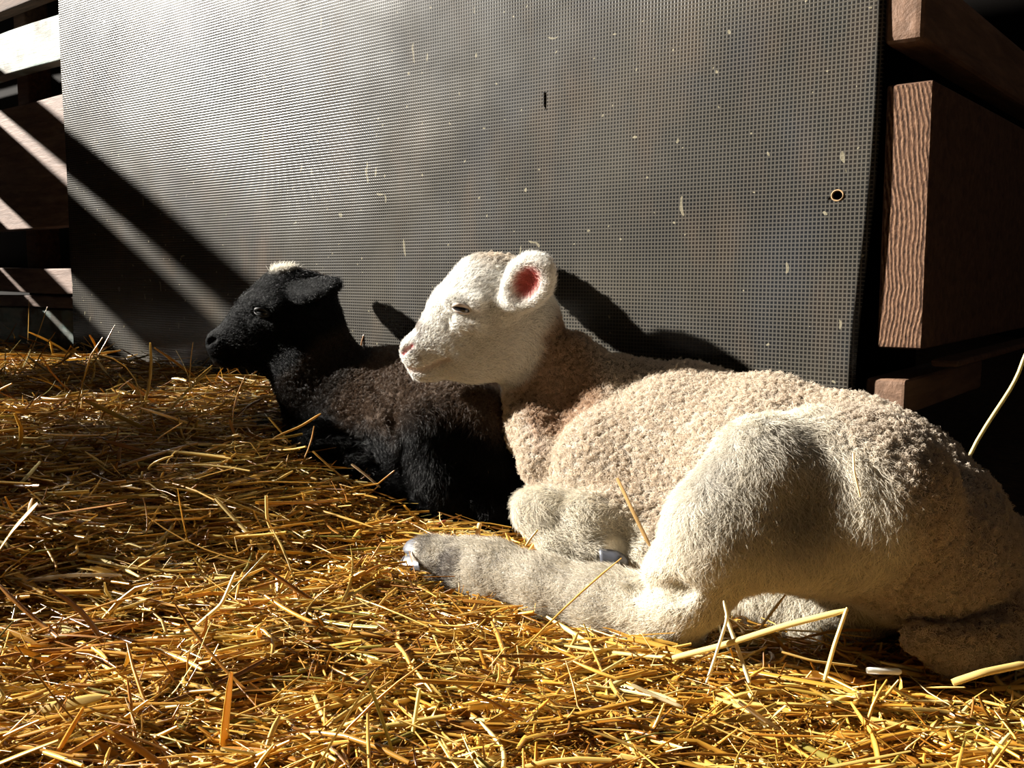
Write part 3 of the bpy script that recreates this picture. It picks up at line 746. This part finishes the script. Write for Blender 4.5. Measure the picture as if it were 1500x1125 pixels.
coat(wf, wV, wQ, paint_white, WB, white, M_HAIR_W, np.random.default_rng(1), 45000, 90000, 38000, (.0068, .0072, .0020, .00011, .00010, .00012), 1.0, 1)
hoof_pair(wf, A(626, 813, .764), A(586, 814, .778) - A(626, 813, .764), np.array([.1, .75, .6]), M_HOOF_W, white)
hoof_pair(wf, A(882, 808, .742), A(912, 812, .735) - A(882, 808, .742), np.array([.1, .8, .5]), M_HOOF_W, white, .022, .0085)

def ellipsoid(c, semi, axes, n=20, m=28):
    A_ = np.asarray(axes, float); A_ = A_ / np.linalg.norm(A_, axis=1)[:, None]; v = []; f = []
    for i in range(n + 1):
        a = math.pi * i / n
        for j in range(m):
            b = 2 * math.pi * j / m
            v.append(c + semi[0] * math.cos(a) * A_[0] + semi[1] * math.sin(a) * math.cos(b) * A_[1] + semi[2] * math.sin(a) * math.sin(b) * A_[2])
    for i in range(n):
        for j in range(m): f.append((i * m + j, i * m + (j + 1) % m, (i + 1) * m + (j + 1) % m, (i + 1) * m + j))
    return v, f
def eye_set(T, Yh, parent, lid_mat, sc_=1.0, eye_mat=None):
    for sg in (-1, 1):
        c = T(676, 453, Yh + sg * .0315 * sc_)
        v, fc = ellipsoid(c, (.0082 * sc_, .0070 * sc_, .0056 * sc_), ((1, sg * .25, -.1), (0, 1, 0), (0, 0, 1)))
        mesh_obj('eye', v, fc, eye_mat or M_EYE, parent)
        for up_, th in ((1, .0014), (-1, .0011)):
            v = []; fc = []; m = 16; k = 8
            for i in range(m):
                t = i / (m - 1) * math.pi
                x = math.cos(t) * .0088 * sc_; z = math.sin(t) * (.0040 if up_ > 0 else .0032) * sc_ * up_
                y = math.sin(t) * .0058 * sc_
                p = c + np.array([x, 0, z - x * .22]) + np.array([0, sg, 0]) * (y + .0008)
                for j in range(k):
                    a = j / k * 2 * math.pi; r = th * sc_ * (.45 + .55 * math.sin(t))
                    v.append(p + r * np.array([0, math.cos(a) * .8, math.sin(a) * (1.3 if up_ > 0 else 1)]))
            for i in range(m - 1):
                for j in range(k): fc.append((i * k + j, i * k + (j + 1) % k, (i + 1) * k + (j + 1) % k, (i + 1) * k + j))
            mesh_obj('eyelid', v, fc, lid_mat, parent)
eye_set(A, HY, white, mat_plain('pale_lid', (.50, .42, .36), .6, .3), 1.0)

# ------------------------------------------------------------------ black lamb
YB = 1.08
BS = YB / HY * .865      # black head is a little smaller and stands further back
def BT(x, y, Y):          # the white head's layout carried over to the black head
    bx = 303 + (x - 588) * .86 - (y - 515) * .10; by = 502 + (y - 515) * .785 + (x - 588) * .055
    return A(bx, by, YB + (Y - YB))
BL_NOSE = A(310, 503, YB)
bf = Field((-.38, .80, .02), (.10, 1.24, .32), .0023)
bf.chain([(A(505, 625, 1.09), .066), (A(580, 620, 1.06), .072), (A(650, 635, 1.01), .076), (A(715, 665, .965), .066)], .025)
bf.rc(A(545, 545, 1.09), .022, A(640, 560, 1.04), .030, .03)
bf.rc(A(640, 560, 1.04), .030, A(725, 600, .98), .030, .03)
bf.el(A(515, 620, 1.035), (.045, .030, .060), ring, .018)                                  # shoulder
bf.chain([(A(447, 480, 1.085), .037), (A(463, 530, 1.085), .042), (A(495, 590, 1.085), .054)], .02)   # neck
bf.rc(A(400, 505, 1.08), .022, A(450, 570, 1.075), .030, .016)                            # throat
bf.el(A(672, 640, .945), (.066, .040, .062), (np.array(BW) * .95 + UP * -.3, N, UP * .95 + BW * .3), .014)   # thigh
bf.chain([(A(640, 640, .935), .040), (A(655, 700, .92), .030), (A(718, 745, .90), .022)], .012)
bf.el(A(735, 735, .925), (.032, .032, .036), ring, .014)
bf.chain([(A(722, 752, .90), .019), (A(650, 735, .925), .018), (A(590, 722, .95), .0175), (A(545, 715, .965), .0185), (A(522, 712, .97), .015)], .009)
bf.chain([(A(540, 660, 1.0), .030), (A(470, 655, 1.0), .024), (A(430, 650, 1.01), .016)], .012)    # folded forearm
bf.chain([(A(432, 660, 1.005), .0165), (A(480, 690, .985), .018), (A(520, 688, .975), .015), (A(536, 684, .972), .012)], .008)
head(bf, BT, YB, BS)
bE = ear(bf, A(440, 430, 1.05), A(495, 421, 1.005), A(466, 424, 1.03), (-.25, .65, -.6), .019)
ear(bf, A(440, 425, 1.115), A(490, 425, 1.165), A(465, 424, 1.14), (-.7, .5, -.2), .017)
for pl, r in (([(578, 590), (585, 640), (592, 690)], .005), ([(455, 640), (500, 632), (540, 650)], .003), ([(545, 570), (570, 600), (578, 640)], .003)):
    crease(bf, pl, r, .80)
crease(bf, [(599, 541), (612, 544), (628, 538), (648, 529)], .0022, .98, .003, T=BT)
crease(bf, [(590, 519), (596, 512), (603, 507)], .0022, .98, .002, 6, T=BT)
bf.clip_to(lambda g: np.maximum(.0135 - (g - W0) @ N, .004 - wf.sample(g)))   # leans on the sheet and on the white lamb
bV, bQ = bf.skin()
def paint_black(P):
    n = len(P); col = np.tile(np.array([.085, .055, .036]), (n, 1))
    hd = np.minimum.reduce([dist_seg(P, BT(610, 520, YB), BT(700, 450, YB)), dist_seg(P, BT(700, 450, YB), BT(745, 455, YB)), dist_seg(P, BT(700, 510, YB), BT(735, 500, YB)), dist_seg(P, A(444, 430, 1.05), A(497, 420, 1.005)) + .01])
    face = fall(hd, .043, .060); leg = np.zeros(n)
    for a, b, r0, r1 in ((A(640, 670, .92), A(718, 745, .90), .035, .07), (A(722, 752, .90), A(522, 712, .97), .05, .08), (A(470, 655, 1.0), A(430, 650, 1.01), .03, .05), (A(432, 660, 1.005), A(536, 684, .972), .03, .045),
                         (A(660, 690, .90), A(760, 740, .90), .04, .07)):
        leg = np.maximum(leg, fall(dist_seg(P, a, b), r0, r1))
    col = col * (1 - face[:, None]) + np.array([.0018, .002, .0025]) * face[:, None]
    col = col * (1 - leg[:, None]) + np.array([.002, .002, .0022]) * leg[:, None]
    nk = fall(dist_seg(P, A(430, 500, 1.08), A(490, 570, 1.07)), .055, .075) * (1 - face)
    col = col * (1 - (nk * .8)[:, None]) + np.array([.003, .003, .003]) * (nk * .8)[:, None]
    topk = fall(np.linalg.norm(P - (A(414, 398, YB)), axis=1), .012, .020)
    col = col * (1 - topk[:, None]) + np.array([.3, .28, .24]) * topk[:, None]
    chin = fall(np.linalg.norm(P - A(315, 537, YB), axis=1), .006, .012) * .5
    col = col * (1 - chin[:, None]) + np.array([.30, .26, .22]) * chin[:, None]
    z = np.zeros(n)
    bald = fall(np.linalg.norm(P - BT(592, 515, YB - .008), axis=1), .004, .007)
    return col, np.clip(1 - np.maximum(face, leg), 0, 1), face, leg, z, bald, z
BB = [(BT(600, 515, YB), BT(700, 440, YB), None), (BT(620, 540, YB), BT(730, 510, YB), None), (A(444, 430, 1.05), A(497, 420, 1.005), None), (A(447, 480, 1.085), A(495, 590, 1.085), None),
      (A(505, 600, 1.07), A(700, 620, .97), -BW), (A(672, 600, .93), A(650, 700, .92), None), (A(655, 700, .92), A(718, 745, .90), None), (A(722, 752, .90), A(522, 712, .97), None),
      (A(540, 660, 1.0), A(430, 650, 1.01), None), (A(432, 660, 1.005), A(536, 684, .972), None)]
M_SKIN_B = mat_attr('black_lamb_skin', .8, .08, bumpscale=480, bumpd=.001)
M_HAIR_B = mat_attr('black_lamb_hair', .32, .09, .03)
M_HOOF_B = mat_plain('blue_black_hoof', (.045, .05, .06), .3, .6, .3)
c = paint_black(bV)[0]
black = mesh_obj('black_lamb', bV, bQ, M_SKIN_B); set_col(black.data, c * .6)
tag(black, 'black lamb lying behind the white one, its head turned to the left', 'lamb')
coat(bf, bV, bQ, paint_black, BB, black, M_HAIR_B, np.random.default_rng(2), 22000, 36000, 30000, (.0050, .0105, .0019, .00012, .00013, .00012), 1.0, 2)
hoof_pair(bf, A(537, 684, .970), A(565, 682, .962) - A(537, 684, .970), np.array([.1, .5, .8]), M_HOOF_B, black, .018, .0075)
hoof_pair(bf, A(524, 712, .970), A(500, 712, .980) - A(524, 712, .970), np.array([.1, .8, .4]), M_HOOF_B, black, .020, .0075)
eye_set(BT, YB, black, mat_plain('black_lid', (.008, .008, .008), .6, .3), BS, mat_plain('dull_black_eye', (.006, .006, .007), .35, .3))

# white curls on the poll
P = sample_surface(bV, bQ, 380, lambda c: fall(np.linalg.norm(c - A(414, 396, YB), axis=1), .008, .018) + 1e-6, np.random.default_rng(3))
S = comb(P, bf.grad(P), np.tile([.3, -.2, .6], (len(P), 1)), np.full(len(P), .011), 6, .8, .9, np.random.default_rng(4))
tf = hair_obj('poll_tuft', S, np.tile(np.array([1, 1, .9, .8, .6, .3]) * .00012, (len(P), 1)), np.tile([.85, .8, .7], (len(P), 1)), M_HAIR_W, black)
tf['label'] = 'small tuft of white curls on the crown'

# ------------------------------------------------------------------ straw
def straw_arrays(ctr, wid, flat, colr, sides):
    """ctr: (n, k, 3) centre lines; wid: (n,) radius; flat: (n,) squash; colr: (n, 3)."""
    n, k, _ = ctr.shape
    T = np.zeros_like(ctr); T[:, 1:-1] = ctr[:, 2:] - ctr[:, :-2]; T[:, 0] = ctr[:, 1] - ctr[:, 0]; T[:, -1] = ctr[:, -1] - ctr[:, -2]
    T /= np.maximum(np.linalg.norm(T, axis=-1, keepdims=True), 1e-9)
    rr = RNG.normal(size=(n, 1, 3)); rr[..., 2] += 1.2
    S1 = np.cross(T, np.broadcast_to(rr, T.shape)); S1 /= np.maximum(np.linalg.norm(S1, axis=-1, keepdims=True), 1e-9)
    S2 = np.cross(T, S1)
    tp = np.ones(k); tp[0] = .85; tp[-1] = .55
    ang = np.arange(sides) / sides * 2 * np.pi
    V = (ctr[:, :, None] + (wid[:, None] * tp)[:, :, None, None] * (np.cos(ang)[None, None, :, None] * S1[:, :, None] + (flat[:, None, None, None] * np.sin(ang)[None, None, :, None]) * S2[:, :, None]))
    base = (np.arange(n) * k * sides)[:, None, None]
    j = np.arange(k - 1)[None, :, None] * sides; a = np.arange(sides)[None, None]; b = (a + 1) % sides
    Qd = np.stack([base + j + a, base + j + b, base + j + sides + b, base + j + sides + a], -1).reshape(-1, 4)
    return V.reshape(-1, 3), Qd, np.repeat(colr, k * sides, 0)
def straw_mesh(name, batches):
    Vs, Qs, Cs, off = [], [], [], 0
    for b in batches:
        v, q, c = straw_arrays(*b); Vs.append(v); Qs.append(q + off); Cs.append(c); off += len(v)
    o = mesh_obj(name, np.concatenate(Vs), np.concatenate(Qs), M_STRAW)
    set_col(o.data, np.concatenate(Cs)); return o
def straw_colours(n, rng):
    pal = np.array([[.72, .47, .13], [.60, .34, .07], [.82, .62, .26], [.42, .20, .035], [.86, .74, .45], [.50, .36, .10], [.30, .14, .03], [.34, .30, .09]])
    pal = pal ** 1.15 * np.array([.95, .90, .66]); pr = np.array([.26, .24, .15, .13, .07, .07, .05, .03]); c = pal[rng.choice(len(pal), n, p=pr / pr.sum())]
    return np.clip(c * (1 + rng.normal(0, .16, (n, 1))), .01, .95)
def scatter(n, rng, y0, y1, Lr, wr, k, lift, up_frac, zjit):
    out = []; tot = 0
    cx = []; cy = []
    while tot < n:
        m = n * 2; y = y0 + (y1 - y0) * rng.random(m) ** 1.0
        x = (rng.random(m) * 2 - 1) * (.64 * y + .16)
        sw = (np.stack([x, y], -1) - W0[:2]) @ N[:2]
        ok = (sw > .012) & (rng.random(m) < np.clip(.45 / y, .15, 1.0)); x, y = x[ok], y[ok]; cx.append(x); cy.append(y); tot += len(x)
    x = np.concatenate(cx)[:n]; y = np.concatenate(cy)[:n]
    L = Lr[0] + (Lr[1] - Lr[0]) * rng.random(n) ** 2.2
    th = np.where(rng.random(n) < .66, rng.normal(0, .5, n) + np.pi * (rng.random(n) < .5), rng.random(n) * np.pi * 2)
    el_ = rng.normal(lift, .10, n); upm = rng.random(n) < up_frac; el_ = np.where(upm, rng.uniform(.3, 1.2, n), el_)
    z = ground(x, y) + rng.uniform(zjit[0], zjit[1], n)
    d0 = np.stack([np.cos(th) * np.cos(el_), np.sin(th) * np.cos(el_), np.sin(el_)], -1)
    bend = rng.normal(0, .5, (n, 3)); bend[:, 2] *= .5; kink = rng.integers(1, k, n); kd = rng.normal(0, .55, (n, 3)) * (rng.random((n, 1)) < .45)
    C = np.zeros((n, k, 3)); C[:, 0] = np.stack([x, y, z], -1) - d0 * (L * np.where(upm, .1, .5))[:, None]
    for j in range(1, k):
        t = j / (k - 1) - .5
        dj = d0 + bend * t + kd * (j >= kink)[:, None]; dj /= np.linalg.norm(dj, axis=1, keepdims=True)
        C[:, j] = C[:, j - 1] + dj * (L / (k - 1))[:, None]
    # rest on, or sink a little into, the litter: never dive far below it
    gz = ground(C[..., 0], C[..., 1]) - .014; C[..., 2] = np.maximum(C[..., 2], gz + rng.uniform(0, .006, (n, 1)))
    cam_d = np.linalg.norm(C - O, axis=-1).min(1)
    sw = ((C - W0) @ N).min(1)
    inside = np.minimum(wf.sample(C), bf.sample(C)).min(1)
    ok = (cam_d > .30) & (sw > .011) & (inside > .0015)
    mid = (C[:, 1:] + C[:, :-1]) / 2; ok &= np.minimum(wf.sample(mid), bf.sample(mid)).min(1) > .001
    hi = (C[..., 2] - ground(C[..., 0], C[..., 1])).max(1); tall = (hi > .022) & (C[..., 1].min(1) < .95)
    ok &= ~tall | (rng.random(n) < np.where(C[..., 0].mean(1) > -.16, .08, .24))
    C = C[ok]; m = len(C)
    wd = wr[0] + (wr[1] - wr[0]) * rng.random(m) ** 2
    return C, wd, np.where(rng.random(m) < .55, rng.uniform(.12, .35, m), .9)
SR = np.random.default_rng(5)
parts = []
C1 = scatter(34000, SR, .36, 1.75, (.02, .12), (.0005, .0019), 6, .0, .006, (-.014, .010))
C2 = scatter(70000, SR, .36, 1.35, (.006, .030), (.0003, .0012), 4, .03, .06, (-.012, .008))
C3 = scatter(1500, SR, .36, 1.3, (.03, .09), (.0020, .0038), 7, .0, .004, (-.010, .006)); C3 = (C3[0], C3[1], C3[2] * 0 + .12)   # leaf blades
o1 = straw_mesh('straw_bedding', [(*C1, straw_colours(len(C1[0]), SR), 6), (*C2, straw_colours(len(C2[0]), SR), 5), (*C3, straw_colours(len(C3[0]), SR), 6)])
tag(o1, 'golden straw litter covering the floor under and around both lambs', 'straw', kind='stuff')

# single stalks that stand out
def stalk(pts, r, flat, colr, label, k=14, group=None):
    P = np.array(pts, float); t = np.linspace(0, len(P) - 1, k); i = np.minimum(t.astype(int), len(P) - 2); f_ = (t - i)[:, None]
    C = P[i] * (1 - f_) + P[i + 1] * f_
    for _ in range(1): C[1:-1] = C[1:-1] * .6 + (C[:-2] + C[2:]) * .2
    o = straw_mesh('straw_stalk', [(C[None], np.array([r]), np.array([flat]), np.array([colr]), 10)])
    tag(o, label, 'straw stalk', 'single straw stalks'); return o
PALE, GOLD, ORNG, BRWN = (.86, .72, .42), (.74, .50, .15), (.62, .36, .08), (.35, .17, .06)
stalk([A(1375, 800, .745), A(1400, 720, .74), A(1422, 660, .735), A(1452, 612, .735), A(1478, 574, .735), A(1492, 548, .735), A(1503, 515, .735)], .0016, .9, (.62, .52, .24), 'upright green-yellow stalk leaning right beyond the rump of the white lamb')
stalk([A(985, 964, .545), A(1060, 945, .535), A(1150, 916, .527), A(1243, 893, .52)], .0019, .7, (.80, .62, .24), 'long pale stalk lying across the gap below the belly of the white lamb')
stalk([A(1208, 995, .515), A(1222, 945, .515), A(1241, 890, .52)], .0019, .6, (.80, .60, .24), 'short upright stalk whose top meets the long pale stalk')
stalk([A(1035, 1000, .525), A(1050, 955, .53), A(1066, 905, .54), A(1060, 880, .545)], .0013, .7, PALE, 'thin white-lit stalk standing in front of the hollow under the belly')
stalk([A(1098, 1000, .52), A(1085, 962, .53), A(1063, 902, .545)], .0012, .7, PALE, 'thin pale stalk leaning left against its white-lit neighbour')
stalk([A(1145, 955, .545), A(1190, 968, .54), A(1255, 976, .54)], .0014, .5, GOLD, 'flat golden straw lying before the far hind foot')
stalk([A(1270, 982, .515), A(1320, 984, .515)], .0019, .9, (.92, .90, .82), 'short glossy white straw lying in front of the tail')
stalk([on_skin(wf, A(1250, 664, .6), .45, -.004), on_skin(wf, A(1251, 690, .6), .45, -.005), on_skin(wf, A(1260, 728, .6), .45, -.004)], .0007, .9, (.85, .66, .35), 'tiny straw caught in the wool on the thigh of the white lamb')
stalk([A(904, 700, .705), A(925, 745, .70), A(952, 800, .70)], .0019, .25, (.48, .30, .12), 'flat brown blade of straw leaning on the elbow of the white lamb')
stalk([A(515, 680, .945), A(535, 695, .94), A(557, 714, .935)], .0015, .8, (.82, .62, .38), 'pale stalk in front of the small dark hooves of the black lamb')
stalk([A(383, 655, .97), A(410, 637, .97), A(440, 625, .97), A(470, 606, .97)], .0013, .8, ORNG, 'orange stalk arching towards the chest of the black lamb')
stalk([A(528, 520, 1.17), A(530, 500, 1.17), A(533, 490, 1.17)], .0010, .8, BRWN, 'little brown straw poking up behind the back of the black lamb')
stalk([A(458, 661, .93), A(490, 690, .925), A(530, 722, .92)], .0010, .8, ORNG, 'thin orange straw crossing the folded forefoot of the black lamb')
stalk([A(18, 862, .66), A(50, 850, .665), A(110, 842, .67), A(178, 843, .675)], .0030, .25, (.86, .76, .62), 'broad glossy blade shining white at the left edge of the photo')
stalk([A(-10, 818, .66), A(20, 775, .665), A(55, 737, .67)], .0031, .2, (.78, .50, .14), 'broad golden blade rising at the left edge of the photo')
stalk([A(316, 730, .80), A(345, 762, .79), A(368, 785, .78), A(408, 838, .77)], .0018, .9, (.66, .50, .20), 'knotted stalk slanting down to the right in mid floor')
stalk([A(390, 726, .80), A(391, 762, .79), A(410, 800, .78), A(428, 836, .77)], .0014, .7, (.80, .56, .18), 'bent golden stalk standing beside the knotted one')
stalk([A(598, 1130, .49), A(606, 1065, .495), A(615, 1008, .50)], .0014, .8, (.80, .66, .24), 'upright pale stalk at the bottom edge left of centre')
stalk([A(408, 860, .70), A(425, 905, .68), A(465, 940, .66), A(490, 960, .65)], .0017, .6, PALE, 'crooked pale stalk bending over the dark hollow at left')
stalk([A(175, 935, .62), A(235, 935, .61), A(300, 917, .60), A(335, 955, .60), A(375, 985, .595)], .0018, .7, (.62, .38, .10), 'long orange stalk with a knee, in front of the dark hollow')
stalk([A(290, 915, .605), A(325, 885, .61), A(345, 838, .62)], .0016, .7, (.80, .62, .26), 'forked side shoot rising from the orange stalk with a knee')
stalk([A(925, 1003, .52), A(965, 1022, .515), A(1000, 1036, .51)], .0015, .6, PALE, 'short white straw in the middle of the foreground')
stalk([A(1082, 1028, .505), A(1130, 1062, .50), A(1180, 1098, .495), A(1205, 1122, .49)], .0015, .8, (.80, .64, .40), 'long white-flecked stalk running to the bottom edge right of centre')
stalk([A(1395, 1000, .52), A(1440, 985, .52), A(1505, 972, .525)], .0022, .5, (.80, .58, .20), 'pale golden straw lying under the tip of the tail at right')
stalk([A(545, 1018, .53), A(590, 1040, .52), A(640, 1066, .51), A(700, 1088, .505)], .0028, .4, (.60, .44, .16), 'thick bent reed in the foreground below the hind hoof')
stalk([A(735, 1040, .51), A(800, 1038, .51), A(860, 1038, .51), A(900, 1036, .51)], .0012, .8, (.40, .24, .20), 'thin mauve-brown twig lying level in the foreground')
stalk([A(625, 785, .85), A(640, 770, .85), A(653, 762, .85)], .0022, .4, (.45, .14, .08), 'reddish chip of straw behind the hind hoof of the white lamb')
stalk([A(700, 790, .82), A(700, 778, .82), A(703, 766, .82)], .0024, .7, (.74, .52, .24), 'stubby cut straw end standing behind the white hind leg')
stalk([A(770, 800, .74), A(778, 788, .74), A(788, 776, .74)], .0009, .7, GOLD, 'small straw standing between the black rump and the white hind leg')
